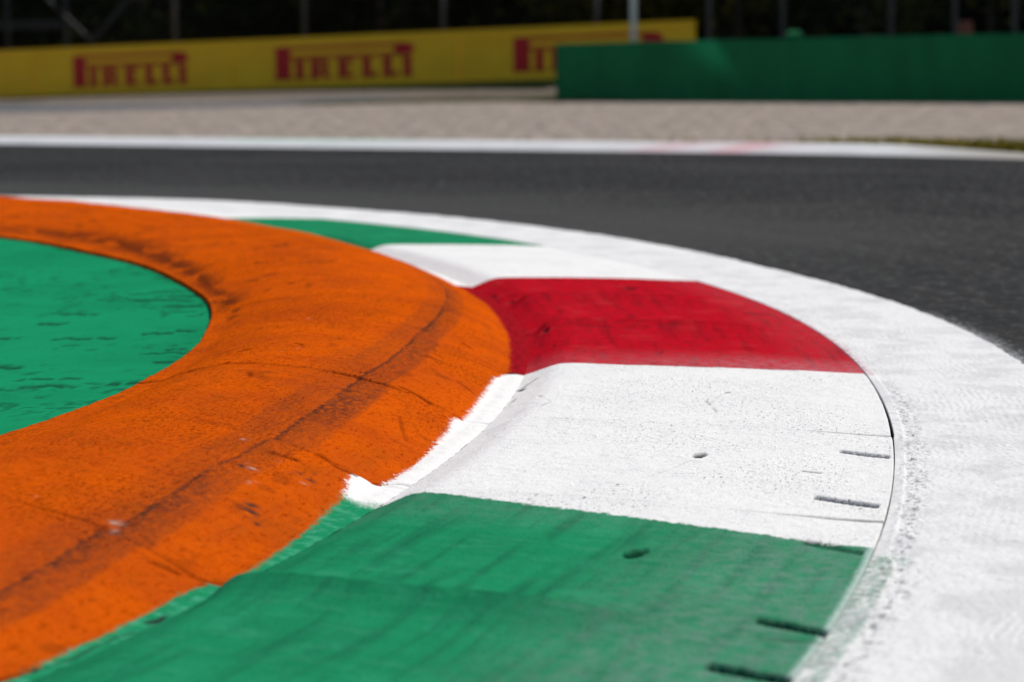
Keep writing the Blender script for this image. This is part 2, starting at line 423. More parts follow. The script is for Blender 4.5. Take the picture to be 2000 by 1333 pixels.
def build_flat():
    grp = tag(empty("striped_kerb", (0, 0, 0)), "flat concrete kerb painted in green, white and red blocks between the orange hump and the white edge line", "kerb")
    m = NT("striped_kerb_paint", 0.9, 0.0)
    pc = m.attr("pc", True)
    fine, mid, big = m.noise(pc, 170, 4, .65), m.noise(pc, 24, 5, .6), m.noise(pc, 3, 4, .6)
    jn = m.mul(m.sub(m.noise(pc, 45, 5, .7), .5), m.attr("soft"))
    thc = m.add(m.attr("thc"), jn)
    isred = m.mul(m.ss(thc, -3.06, -3.03), m.ss(thc, 10.75, 10.71))
    isgrn = m.add(m.ss(thc, -13.88, -13.94), m.mul(m.ss(thc, 20.36, 20.42), m.ss(thc, 33.1, 33.0)))
    streak = m.noise(m.vscale(pc, (5, 1.0, 1)), 6, 5, .65)
    streak2 = m.noise(m.vscale(pc, (.45, 6, 1)), 4, 5, .55)
    green = m.mix(m.ss(big, .35, .65), GREEN, GREEN2)
    green = m.mix(m.mul(m.ss(streak, .48, .75), .4), green, (0.07, 0.31, 0.19))
    green = m.mix(m.mul(m.ss(streak2, .44, .72), .75), green, (0.012, 0.122, 0.062))
    green = m.mix(m.mul(m.ss(m.noise(pc, 7, 5, .65), .52, .72), .4), green, (0.035, 0.30, 0.165))
    green = m.mix(m.mul(m.attr("wear"), m.ss(m.add(m.mul(fine, .5), m.mul(mid, .6)), .35, .75)), green, (0.16, 0.25, 0.205))
    red = m.mix(m.ss(mid, .35, .7), RED, (0.34, 0.007, 0.014))
    red = m.mix(m.mul(m.ss(streak, .5, .78), .45), red, (0.44, 0.028, 0.045))
    red = m.mix(m.mul(m.ss(streak2, .46, .74), .65), red, (0.20, 0.008, 0.014))
    red = m.mix(m.mul(m.ss(m.noise(pc, 6, 5, .65), .52, .72), .55), red, (0.52, 0.030, 0.035))
    red = m.mix(m.mul(m.attr("wear"), m.ss(m.add(m.mul(fine, .6), m.mul(mid, .5)), .35, .8)), red, (0.50, 0.20, 0.22))
    white = m.mix(m.mul(m.ss(big, .4, .75), .6), WHITE, (0.74, 0.73, 0.71))
    white = m.mix(m.mul(m.ss(mid, .56, .72), .30), white, (0.62, 0.615, 0.615))
    sandy = m.noise(m.vscale(pc, (.45, 1, 1)), 75, 6, .78)
    white = m.mix(m.mul(m.ss(sandy, .52, .66), m.mul(m.add(m.attr("speck"), .25), .42)), white, (0.44, 0.44, 0.445))
    flk = m.math('ABSOLUTE', m.sub(m.noise(pc, 5.5, 4, .55, .4), .5))
    white = m.mix(m.mul(m.ss(flk, .010, .003), .30), white, (0.50, 0.50, 0.50))
    spk = m.mul(m.ss(m.noise(m.vscale(pc, (.45, 1.1, 1)), 110, 5, .7), .585, .63), m.attr("speck"))
    white = m.mix(m.mul(spk, .85), white, (0.07, 0.07, 0.075))
    c = m.mix(isgrn, white, green)
    c = m.mix(isred, c, red)
    # spray mist along the outer rim of the green blocks
    rim = m.mul(m.attr("rim"), m.ss(m.add(m.attr("rim"), m.sub(m.noise(m.vscale(pc, (1, 2, 1)), 40, 5, .7), .5)), .3, .8))
    c = m.mix(m.mul(rim, m.add(isgrn, m.mul(isred, .4))), c, (0.52, 0.62, 0.58))
    dk = m.mul(m.attr("crack"), 1.0)
    c = m.mix(m.math('MINIMUM', dk, 1.0), c, m.mix(isgrn, (0.022, 0.022, 0.024), (0.004, 0.035, 0.018)))
    c = m.mix(m.mul(m.attr("scar"), m.ss(m.add(m.noise(m.vscale(pc, (1, 3, 1)), 70, 4, .7), m.mul(m.attr("scar"), .35)), .58, .68)), c, m.mix(isgrn, m.mix(isred, (0.05, 0.05, 0.055), (.03, .003, .004)), (0.004, 0.05, 0.024)))
    flake = m.ss(m.noise(pc, 9, 3, .5, .6), .50, .515)
    grain = m.noise(m.vscale(pc, (1, 1.6, 1)), 95, 4, .62)
    h = m.add(m.mul(grain, 1.0), m.add(m.mul(mid, 1.2), m.mul(flake, .35)))
    h = m.add(h, m.mul(m.noise(pc, 300, 2, .5), .35))
    h = m.add(h, m.mul(m.ss(m.noise(pc, 60, 5, .8), .56, .66), -.6))
    mat = m.out(c, m.bump(h, 0.55, 0.005))

    def section(lo, hi):
        # boundaries run slightly askew: the section edge angle depends on the radius
        sel = TH[(TH > lo) & (TH < hi)]
        thb = np.concatenate([[lo], sel, [hi]])
        u = np.linspace(0, 1, 250)[None]
        RF = 13.357
        # skewed boundary lines
        def skew(t, f):                    # f = 0 inner .. 1 outer
            a = np.interp(t, [-40, -14.4, -13.9, -13.4, -3.2, 0, 60], [0, 0, .55, 0, 0, 0, 0])
            return t - 2 * a * (f - .45)
        tg = skew(thb[:, None], u) if lo < -13 or hi < -13 else thb[:, None] + 0 * u
        rb = RB(tg) - gapw(tg) / 2
        Rg = RF + (rb - RF) * u
        zt = np.array([(13.357, .013), (13.372, .0175), (13.41, .030), (13.445, .0425), (13.475, .0485), (13.52, .0495), (13.8, .038), (14.1, .024), (14.40, .006), (14.7, .0)])
        z = np.interp(Rg, zt[:, 0], zt[:, 1])
        for _ in range(4):
            z[:, 1:-1] = 0.25 * z[:, :-2] + 0.5 * z[:, 1:-1] + 0.25 * z[:, 2:]
        s = np.radians(tg) * SREF
        top = sstep(13.39, 13.47, Rg)
        crack = np.zeros_like(z); scar = np.zeros_like(z)
        amp = dict(zip(JR, [.032, .038, .012, .008, .003, .034, .030, .004, .006, .004, .006, .004, .004]))
        for k, j in enumerate(JR):
            wob = (fbm(Rg * 6, Rg * 0 + k, 101 + k, 3) - .5) * .012
            dj = (tg - j) * math.pi / 180 * Rg + wob
            g = np.exp(-(dj / .011) ** 2)
            on = sstep(.42, .6, fbm(Rg * 8, Rg * 0 + k * 3.3, 131 + k, 3))
            if j == -13.3: on = np.maximum(np.maximum(on * .9, .15 + .75 * sstep(.38, .55, fbm(Rg * 15, Rg * 0 + 5, 139, 3))), .9 * sstep(14.2, 14.3, Rg))
            if j == -8.35: on = np.maximum(on * .6, .42)
            z -= (0.0015 + .003 * on) * g
            crack = np.maximum(crack, g * on * (1.0 if j in (-13.3, -8.35) else .35) * sstep(13.5, 13.7, Rg))
            # near block heaves up at its far end: a small step down going away
            z += amp[j] * np.exp(np.clip(dj, -9, 0) / 0.09) * (dj < 0) * sstep(14.45, 14.0, Rg) * sstep(13.365, 13.44, Rg)
        n = fbm(s * 30, Rg * 30, 141, 3) - .5
        z += .0016 * n * top + .004 * (fbm(s * 4, Rg * 4, 143, 3) - .5) * top * sstep(14.45, 14.2, Rg)
        # drain slots at the outer rim and lifting holes
        rag = .012 * (fbm(Rg * 190, s * 60, 151, 2) - .5) + .018 * (fbm(Rg * 26, s * 8, 152, 3) - .5)
        for a, b, dep, fill in [((-9.55, 14.318), (-9.76, 14.443), .016, .55), ((-12.30, 14.305), (-12.56, 14.452), .020, .25), ((-14.40, 14.345), (-14.72, 14.474), .004, .6), ((-17.32, 14.376), (-17.60, 14.52), .020, .35), ((-18.76, 14.375), (-18.98, 14.53), .024, .1),
                                ((1.95, 14.21), (1.80, 14.36), .004, .85), ((4.5, 14.24), (4.4, 14.34), .002, .95)]:
            f = (Rg - a[1]) / (b[1] - a[1])
            cth = a[0] + (b[0] - a[0]) * f
            dj = np.radians(tg - cth) * Rg                                 # + is far
            ins = sstep(-.02, .03, f) * sstep(1.02, .97, f)
            w = .021
            g = sstep(-w - .012, -w + .004, dj) * (1 - sstep(w - .01, w + .004, dj + rag)) * ins
            z -= dep * g
            patch = sstep(.25, .5, fbm(Rg * 30, s * 45, 155, 3))
            crack = np.maximum(crack, np.clip(2.0 * g, 0, 1) * (1 - .6 * fill * patch))
            scar = np.maximum(scar, .3 * ins * np.exp(-(dj / .06) ** 2))
        for a, r, w in [(-10.41, 13.987, .017), (-15.49, 14.046, .021), (-5.48, 13.989, .008), (8.7, 13.966, .03), (1.34, 13.425, .012), (2.2, 13.42, .010), (6.9, 13.40, .014), (8.4, 13.37, .012), (-.6, 13.44, .008)]:
            el = 2.6
            d2 = (np.radians(tg - a) * Rg / (w * el)) ** 2 + ((Rg - r) / w) ** 2
            g = 1 - sstep(.6, 1.25, d2 + 1.2 * (fbm(Rg * 90, s * 60, 161, 2) - .5))
            z -= .010 * g; crack = np.maximum(crack, g * .95)
        # scratches, hairline cracks
        jag = .012 * (fbm(s * 18, Rg * 18, 171, 3) - .5)
        for pts, w, a in [([(-10.95, 14.25), (-11.0, 14.285)], .006, .8), ([(-4.0, 13.405), (-4.4, 13.38), (-4.6, 13.37)], .006, .7), ([(-4.75, 13.37), (-4.9, 13.375)], .008, .95), ([(-5.6, 13.37), (-6.3, 13.365)], .003, .5),
                          ([(-6.2, 13.45), (-6.9, 13.5), (-7.4, 13.48)], .002, .35), ([(-5.5, 13.99), (-6.3, 13.93), (-7.2, 13.97), (-7.6, 13.93)], .002, .35), ([(-10.5, 13.99), (-11.5, 13.93), (-12.5, 13.85)], .0015, .2),
                          ([(1.5, 13.5), (1.2, 13.7), (1.6, 13.9)], .004, .5), ([(5.4, 13.55), (5.2, 13.75), (5.5, 13.9)], .004, .4), ([(-1.2, 13.72), (-1.4, 13.8), (-1.9, 13.78)], .004, .5)]:
            d = poly_dist(tg, Rg, pts) + jag
            g = np.exp(-(np.maximum(d, 0) / w) ** 2); crack = np.maximum(crack, g * a); z -= .003 * g
        wear = sstep(13.9, 14.35, Rg) * .8 * sstep(-12, -14, tg)
        wear = np.maximum(wear, sstep(13.55, 13.5, Rg) * 0)
        wear = np.maximum(wear, sstep(-.9, -2.9, tg) * sstep(-3.2, -3.0, tg) * (.35 + .65 * sstep(13.4, 14.3, Rg)))
        wear = np.maximum(wear, .22 * sstep(14.1, 14.4, Rg) * (tg > -3.1))
        wear = np.maximum(wear, .35 * sstep(-15.2, -14.0, tg) * (tg < -13))
        rim = .8 * sstep(.038, .0, RB(tg) - Rg) * sstep(-13.5, -14.2, tg)
        speck = sstep(.44, .66, fbm(s * 2.2, Rg * 2.6, 181, 3)) * sstep(13.5, 13.62, Rg) + 1.0 * np.exp(-((Rg - 13.375) / .020) ** 2) * sstep(.45, .6, fbm(s * 3, Rg * 6, 183, 3))
        soft = np.interp(tg, [-15, -13, -4, -2, 9, 12, 19, 22], [.35, .35, .05, .05, .05, .05, .12, .12])
        fr = (Rg - RF) / (rb - RF)
        back = lambda t, f: t + 2 * np.interp(t, [-14.9, -14.45, -13.35, -13.0], [0, .55, .55, 0]) * (f - .45)
        thc = np.where(np.abs(tg + 13.9) < 2, back(tg, fr), tg) if (lo < -13 or hi < -13) else tg
        at = dict(crack=crack, scar=scar, wear=np.clip(wear, 0, 1), rim=rim, speck=np.clip(speck, 0, 1), soft=soft, thc=thc)
        # fold the outer rim down into the drain gap
        rs = Rg[:, -1:] + .0005; zs = np.full_like(rs, -.035)
        at = {k: np.concatenate([v, (v[:, -1:] if k != 'crack' else np.ones_like(rs))], 1) for k, v in at.items()}
        nt, nr = Rg.shape; nr += 1
        Rg = np.concatenate([Rg, rs], 1); z = np.concatenate([z, zs], 1)
        T = np.radians(np.concatenate([tg, tg[:, -1:]], 1))
        V = np.stack([O[0] + Rg * np.cos(T), O[1] + Rg * np.sin(T), z], 2).reshape(-1, 3)
        i = np.arange(nt - 1)[:, None] * nr + np.arange(nr - 1)[None]
        Q = np.stack([i, i + 1, i + nr + 1, i + nr], 2).reshape(-1, 4)
        A = {k: v.reshape(-1) for k, v in at.items()}
        A["pc"] = np.stack([T * SREF, Rg, 0 * Rg], 2).reshape(-1, 3)
        return np_mesh("painted_section", V, Q, A)
    for lo, hi, lab in [(-25, -13.91, "green painted section nearest the camera"), (-13.91, -3.05, "white painted section with dark drain slots"), (-3.05, 10.73, "red painted section"),
                        (10.73, 20.4, "white painted section beyond the red one"), (20.4, 33.05, "far green painted section"), (33.05, 61, "farthest white painted section")]:
        o = link("painted_section", section(lo, hi), mat, grp)
        o["label"] = lab
build_flat()

# ------------------------------------------------------------------ white edge line on the asphalt
def build_line():
    th = TH[:, None]
    r0 = RB(TH)[:, None] + gapw(TH)[:, None] / 2
    jagA = .010 * (fbm(np.radians(TH) * 15 * 18, TH * 0, 201, 4) - .5) + .022 * sstep(8, -4, TH) * (fbm(np.radians(TH) * 15 * 70, TH * 0, 203, 3) - .5)
    r1 = np.maximum((RA(TH) + jagA)[:, None], r0 + .03)
    t = np.concatenate([np.linspace(0, .16, 40, endpoint=False), np.linspace(.16, 1, 110)])[None]
    Rg = r0 + (r1 - r0) * t
    s = np.radians(th) * SREF + 0 * Rg
    lipw = ipt(TH, [(-30, .06), (-15.2, .05), (-14.9, .03), (-12, .026), (-8, .026), (-4, .028), (0, .02), (60, .02)])[:, None] + .006 * (fbm(s * 20, Rg * 0, 211, 3) - .5)
    d = Rg - r0
    lip = 1 - sstep(lipw - .004, lipw + .004, d)
    z = .004 * lip + .0035
    rough = 1 - lip
    z += rough * (.0030 * (fbm(s * 90, Rg * 110, 213, 2) - .5) + .0016 * (fbm(s * 24, Rg * 36, 214, 3) - .5))
    heap = np.exp(-((d - lipw - .022) / .032) ** 2) * sstep(-3.5, -6, th)
    z += .009 * heap * (fbm(s * 34, Rg * 42, 215, 3) - .40)
    z += rough * (.007 * (fbm(s * 9, Rg * 11, 225, 3) - .5)) * sstep(.0, .06, d)
    wav = np.sin((Rg * 2 * math.pi) / .021 + 5 * fbm(s * 2.5, Rg * 4, 217, 3) * 2)
    z += rough * .0003 * wav * sstep(.45, .65, fbm(s * 1.3, Rg * 3, 219, 2)) * sstep(.10, .2, d)
    dirty = lip * sstep(-14.75, -15.1, th) * sstep(.15, .5, fbm(s * 7, Rg * 24, 221, 4)) 
    grn = lip * sstep(-14.75, -15.0, th) + .8 * np.exp(-((th + 15.0) / .22) ** 2) * np.exp(-((d - .05) / .028) ** 2)
    pink = sstep(-3.4, -3.1, th) * sstep(9, 1, th) * (1 - sstep(.0, .045, d)) 
    Rl, zl = Rg[:, :1] - .0005, np.full((len(TH), 1), -.035)
    at = dict(dirty=dirty, grn=grn, pink=pink, heap=heap, d=d)
    at = {k: np.concatenate([v[:, :1] if k != 'd' else v[:, :1] - 1.0, v], 1) for k, v in at.items()}
    me = polar_mesh("white_edge_line", TH, np.concatenate([Rl, Rg], 1), np.concatenate([zl, z], 1), at)
    m = NT("white_line_paint", 0.85, 0.05)
    pc = m.attr("pc", True)
    mid, fine = m.noise(pc, 20, 5, .6), m.noise(pc, 140, 4, .6)
    c = m.mix(m.mul(m.ss(mid, .45, .75), .4), (0.785, 0.77, 0.745), (0.68, 0.668, 0.65))
    c = m.mix(m.mul(m.ss(fine, .62, .72), .22), c, (0.45, 0.45, 0.47))
    wn_ = m.noise(m.vscale(pc, (.35, 1, 1)), 14, 4, .6)
    c = m.mix(m.mul(m.ss(wn_, .60, .8), .18), c, (0.4, 0.4, 0.42))
    hp = m.mul(m.attr("heap"), m.ss(m.noise(m.vscale(pc, (.5, 1, 1)), 55, 6, .8), .50, .60))
    c = m.mix(m.mul(hp, .85), c, (0.15, 0.15, 0.165))
    c = m.mix(m.mul(m.ss(m.noise(m.vscale(pc, (.45, 1, 1)), 70, 6, .85), .55, .66), .6), c, (0.36, 0.36, 0.37))
    c = m.mix(m.mul(m.ss(m.noise(pc, 2.2, 5, .65), .5, .7), .22), c, (0.42, 0.42, 0.43))
    c = m.mix(m.mul(m.attr("pink"), m.ss(m.noise(pc, 50, 4, .7), .45, .62)), c, (0.40, 0.03, 0.05))
    g = m.mul(m.attr("grn"), m.ss(m.noise(pc, 45, 5, .7), .40, .60))
    c = m.mix(m.mul(g, .7), c, (0.13, 0.30, 0.21))
    c = m.mix(m.mul(m.attr("dirty"), m.mul(m.ss(m.noise(pc, 32, 6, .8), .45, .62), .8)), c, (0.24, 0.28, 0.235))
    c = m.mix(m.mul(m.attr("dirty"), m.ss(m.noise(pc, 33, 4, .7), .60, .66)), c, (0.06, 0.055, 0.05))
    c = m.mix(m.ss(m.attr("d"), -.02, -.25), c, (0.012, 0.012, 0.012))
    wv = m.n.new("ShaderNodeTexWave"); wv.wave_type = 'BANDS'; wv.bands_direction = 'Y'
    m.sock(wv.inputs["Vector"], pc); wv.inputs["Scale"].default_value = 15; wv.inputs["Distortion"].default_value = 9; wv.inputs["Detail"].default_value = 3; wv.inputs["Detail Scale"].default_value = .6
    rip = m.mul(wv.outputs["Fac"], m.ss(m.noise(m.vscale(pc, (.6, 1.2, 1)), 3.2, 4, .6), .46, .60))
    c = m.mix(m.mul(m.ss(rip, .45, .15), m.mul(m.ss(m.noise(pc, 4, 2, .5), .45, .58), .26)), c, (.42, .42, .43))
    h = m.add(m.add(m.mul(fine, 1.0), m.mul(m.noise(pc, 70, 6, .8), 2.4)), m.mul(rip, .55))
    o = link("white_edge_line", me, m.out(c, m.bump(h, .42, .004)))
    tag(o, kind="structure")
build_line()

# ------------------------------------------------------------------ green painted infield
def build_infield():
    TH2 = np.concatenate([np.arange(-40, -20, .5), np.arange(-20, 26, .06), np.arange(26, 62, .5)])
    rd = RD(TH2)[:, None] + .03
    t = np.concatenate([[0, .3, .5, .65], np.linspace(.74, 1, 330)])[None]
    Rg = 2.0 + (rd - 2.0) * t
    s = np.radians(TH2)[:, None] * SREF + 0 * Rg
    X, Y = O[0] + Rg * np.cos(np.radians(TH2))[:, None], O[1] + Rg * np.sin(np.radians(TH2))[:, None]
    z = np.full_like(Rg, .112) + .004 * (fbm(X * 1.5, Y * 1.5, 301, 3) - .5)
    a = fbm(X * 9 + 3, Y * 2.2, 303, 4); b = fbm(X * 3.2, Y * 1.6, 305, 3)
    pits = sstep(.63, .66, fbm(X * 24, Y * 13, 307, 3)) * sstep(.47, .60, b)
    # cracked seams running across the view
    cr_ = np.zeros_like(z)
    for k in range(46):
        cx, cy = rng.uniform(-2.4, -.95), rng.choice([rng.uniform(8.4, 9.8), rng.uniform(6.6, 11.0)]); L = rng.uniform(.02, .12)
        u = (X - cx) / L
        yy = cy + .08 * (fbm(u * 4 + k, u * 0, 311 + k, 3) - .5)
        w = rng.uniform(.016, .050)
        cr_ = np.maximum(cr_, np.exp(-((Y - yy) / w) ** 2) * (1 - sstep(.85, 1.0, np.abs(u))) * sstep(.25, .4, vnoise(X * 60, Y * 9, 401 + k)))
    net = np.abs(fbm(X * 5.5, Y * 3.5, 331, 4) - .5)
    cr_ = np.maximum(cr_, (1 - sstep(.004, .011, net)) * sstep(7.6, 7.0, Y) * sstep(.42, .5, fbm(X * 2.5, Y * 2, 333, 2)))
    pits = np.clip(np.maximum(pits * .55, cr_), 0, 1)
    z -= .0022 * pits
    me = polar_mesh("infield", TH2, Rg, z, dict(pits=pits))
    m = NT("infield_paint", .9, .0)
    p = m.pos()
    mid, fine, big = m.noise(p, 9, 5, .6), m.noise(p, 120, 4, .65), m.noise(p, 1.6, 4, .6)
    c = m.mix(m.ss(big, .35, .7), (0.010, 0.250, 0.105), (0.008, 0.208, 0.086))
    c = m.mix(m.mul(m.ss(mid, .52, .75), .5), c, (0.010, 0.15, 0.075))
    c = m.mix(m.mul(m.ss(fine, .64, .7), .35), c, (0.05, 0.34, 0.19))
    c = m.mix(m.mul(m.attr("pits"), .85), c, (0.008, 0.055, 0.03))
    c = m.mix(m.ss(m.noise(p, 55, 2, .5), .80, .82), c, (0.35, .38, .36))
    h = m.add(m.mul(fine, .8), m.mul(m.noise(p, 45, 4, .6), 1.2))
    tag(link("infield_ground", me, m.out(c, m.bump(h, .4, .005))), kind="structure")
build_infield()

# ------------------------------------------------------------------ terrain beyond the track
Y0, Y1 = np.array([-17.4, 87.0]), np.array([1.23, 77.0])           # line of the yellow boards
YU = (Y1 - Y0) / np.linalg.norm(Y1 - Y0); YN = np.array([-YU[1], YU[0]])
def terr(X, Y):
    u = (X - Y0[0]) * YU[0] + (Y - Y0[1]) * YU[1]
    d = (X - Y0[0]) * YN[0] + (Y - Y0[1]) * YN[1]
    zb = .0173 * np.clip(u, 0, 32)
    return zb * sstep(-11, -1, d)

def sheet(name, outline_fn, nx, ny, zoff, mat, kind="structure", zf=None):
    """outline_fn(a, b) -> X, Y for a, b in 0..1"""
    a, b = np.meshgrid(np.linspace(0, 1, nx), np.linspace(0, 1, ny), indexing='ij')
    X, Y = outline_fn(a, b)
    z = (zf or terr)(X, Y) + zoff
    V = np.stack([X, Y, z], 2).reshape(-1, 3)
    i = np.arange(nx - 1)[:, None] * ny + np.arange(ny - 1)[None]
    Q = np.stack([i, i + ny, i + ny + 1, i + 1], 2).reshape(-1, 4)
    return tag(link(name, np_mesh(name, V, Q), mat), kind=kind)

FK = np.array([(-60, 80), (-30, 55), (-14, 40.6), (-6.81, 34.4), (-3.06, 31.06), (.04, 28.47), (2.67, 26.2), (3.7, 25.15), (4.75, 23.6), (6.3, 21.2), (8.2, 18.0), (11, 12), (14, 3), (17, -12)], float)
def resample(P, n):
    d = np.r_[0, np.cumsum(np.hypot(*np.diff(P, axis=0).T))]
    t = np.linspace(0, d[-1], n)
    x, y = np.interp(t, d, P[:, 0]), np.interp(t, d, P[:, 1])
    w = max(3, n // 60); k = np.hanning(2 * w + 1); k /= k.sum()
    x = np.convolve(np.pad(x, w, mode='reflect', reflect_type='odd'), k, 'valid'); y = np.convolve(np.pad(y, w, mode='reflect', reflect_type='odd'), k, 'valid')
    return np.c_[x, y]
FKS = resample(FK, 500)
tan = np.gradient(FKS, axis=0); tan /= np.linalg.norm(tan, axis=1)[:, None]
NRM = np.c_[-tan[:, 1], tan[:, 0]]                                  # points away from the track
NRM *= np.sign((NRM * np.array([.6, .8])).sum(1))[:, None]

# asphalt of the track
m = NT("track_asphalt", .9, .05)
p = m.pos()
x, y, _ = m.sep(p)
rad = m.math('SQRT', m.add(m.math('POWER', m.sub(x, O[0]), 2), m.math('POWER', m.sub(y, O[1]), 2)))
fine, mid, big = m.noise(p, 260, 3, .6), m.noise(p, 60, 4, .6), m.noise(p, .5, 4, .6)
lane = m.noise(m.vscale(m.n.new("ShaderNodeCombineXYZ").outputs[0], (1, 1, 1)), 1)
cx = m.n.new("ShaderNodeCombineXYZ"); m.sock(cx.inputs[0], m.mul(rad, 3.0)); m.sock(cx.inputs[1], m.mul(y, .05))
lane = m.noise(cx.outputs[0], 1.0, 5, .65)
flk = m.noise(m.vscale(p, (1, .5, 1)), 15, 8, .8)
c = m.mix(m.ss(lane, .36, .64), (0.007, 0.0069, 0.0067), (0.027, 0.0264, 0.0254))
c = m.mix(m.mul(m.ss(big, .45, .62), .55), c, (0.036, 0.0353, 0.034))
c = m.mix(m.mul(m.ss(flk, .50, .62), .85), c, (0.115, 0.111, 0.104))
c = m.mix(m.mul(m.ss(flk, .48, .38), .85), c, (0.004, 0.004, 0.004))
c = m.mix(m.mul(m.ss(m.noise(m.vscale(p, (.25, 1, 1)), .9, 5, .6), .5, .75), .5), c, (0.060, 0.057, 0.052))
c = m.mix(m.mul(m.ss(mid, .60, .70), .5), c, (0.11, 0.108, 0.10))
c = m.mix(m.ss(rad, 17.2, 15.2, 0, .35), c, (0.050, 0.0495, 0.047))
c = m.mix(m.mul(m.ss(rad, 18.5, 15.6, 0, .6), m.ss(y, 11, 15)), c, (0.075, 0.073, 0.068))
mist = m.add(m.ss(rad, 15.16, 14.94), m.mul(m.sub(m.noise(p, 55, 6, .8), .5), 3.2))
c = m.mix(m.mul(m.ss(mist, .82, 1.15), m.ss(y, 10.4, 8.9)), c, (0.50, 0.50, 0.50))
h = m.add(m.mul(fine, 1.0), m.mul(mid, 1.6))
asph = m.out(c, m.bump(h, .9, .006))
fth = np.degrees(np.arctan2(FKS[:, 1] - O[1], FKS[:, 0] - O[0])); frr = np.hypot(FKS[:, 0] - O[0], FKS[:, 1] - O[1])
o_ = np.argsort(fth)
tth = np.linspace(-33, 118, 400)
ro = np.interp(tth, fth[o_], frr[o_]) + .4
ri = RA(np.minimum(tth, 60)) - .16
tt_ = np.linspace(0, 1, 12)[None]
Rt = ri[:, None] + (ro - ri)[:, None] * tt_
tag(link("track", polar_mesh("track", tth, Rt, np.full_like(Rt, -.003), {}), asph), kind="structure")

# base ground under everything
m = NT("ground_soil", .95, .05)
p = m.pos()
c = m.mix(m.ss(m.noise(p, 1.2, 5, .6), .35, .65), (0.045, 0.048, 0.018), (0.07, 0.06, 0.035))
gm = m.out(c, m.bump(m.noise(p, 9, 5, .7), .8, .05))
def big_sheet(a, b): return -400 + 800 * a, -100 + 700 * b
sheet("ground", big_sheet, 81, 71, -.06, gm, zf=lambda X, Y: np.where((Y < 62), 0, terr(X, Y)))

# gravel trap
m = NT("gravel_stones", .9, .1)
p = m.pos()
v = m.vor(p, 26)
st = m.n.new("ShaderNodeSeparateColor"); m.sock(st.inputs[0], v[1])
c = m.mix(m.ss(st.outputs[0], .1, .9), (0.22, 0.174, 0.138), (0.39, 0.315, 0.258))
c = m.mix(m.ss(m.noise(p, .9, 5, .6), .35, .7), c, (0.33, 0.272, 0.222))
c = m.mix(m.mul(m.ss(m.noise(m.vscale(p, (1, .35, 1)), 1.6, 5, .7), .48, .66), .6), c, (0.20, 0.175, 0.14))
c = m.mix(m.mul(m.ss(m.noise(m.vscale(p, (1, .5, 1)), 3.2, 4, .75), .48, .58), .75), c, (0.13, 0.108, 0.088))
c = m.mix(m.mul(m.ss(m.noise(m.vscale(p, (1, .5, 1)), 3.7, 4, .75), .53, .63), .7), c, (0.52, 0.455, 0.40))
gx, gy_, gz = m.sep(p)
db = m.add(m.mul(m.sub(gx, -17.4), YN[0]), m.mul(m.sub(gy_, 87.0), YN[1]))
c = m.mix(m.mul(m.ss(m.add(db, m.mul(m.sub(m.noise(p, .5, 4, .6), .5), 5)), -12, -7), .9), c, m.mix(m.noise(p, 2, 5, .7), (0.10, 0.08, 0.058), (0.17, 0.135, 0.105)))
grav = m.out(c, m.bump(v[0], .8, .02))
def grav_fn(a, b):
    i = (a * 499).astype(int)
    st_ = FKS[i] + NRM[i] * 1.2
    en = np.stack([np.interp(a[:, 0], [0, .28, .5, .7, 1], [-120, -24, -3, 14, 60]), np.interp(a[:, 0], [0, .28, .5, .7, 1], [150, 92, 82, 66, 20])], 1)[:, None, :]
    P = st_ * (1 - b[..., None]) + en * b[..., None]
    return P[..., 0], P[..., 1]
sheet("gravel", grav_fn, 300, 120, .0, grav, kind="structure", zf=lambda X, Y: terr(X, Y) + .012 * (fbm(X * 1.1, Y * 1.1, 501, 4) - .5))

# narrow service road across the gravel
m = NT("service_road_asphalt", .85, .2)
p = m.pos()
c = m.mix(m.ss(m.noise(p, 3, 5, .6), .3, .7), (0.085, 0.086, 0.09), (0.125, 0.122, 0.12))
sr_ = m.out(c, m.bump(m.noise(p, 40, 4, .6), .5, .01))
def road_fn(a, b):
    lo = np.stack([np.interp(a, [0, .3, .5, .75, 1], [-30, -11.8, -7.9, -3.77, -.8]), np.interp(a, [0, .3, .5, .75, 1], [56, 59.7, 61.8, 64.9, 66.2])], 2)
    hi = np.stack([np.interp(a, [0, .3, .5, .75, 1], [-33, -15.0, -8.8, -4.2, -1.2]), np.interp(a, [0, .3, .5, .75, 1], [70, 74, 69.5, 71.5, 67.4])], 2)
    P = lo * (1 - b[..., None]) + hi * b[..., None]
    return P[..., 0], P[..., 1]
sheet("service_road", road_fn, 60, 14, .012, sr_)

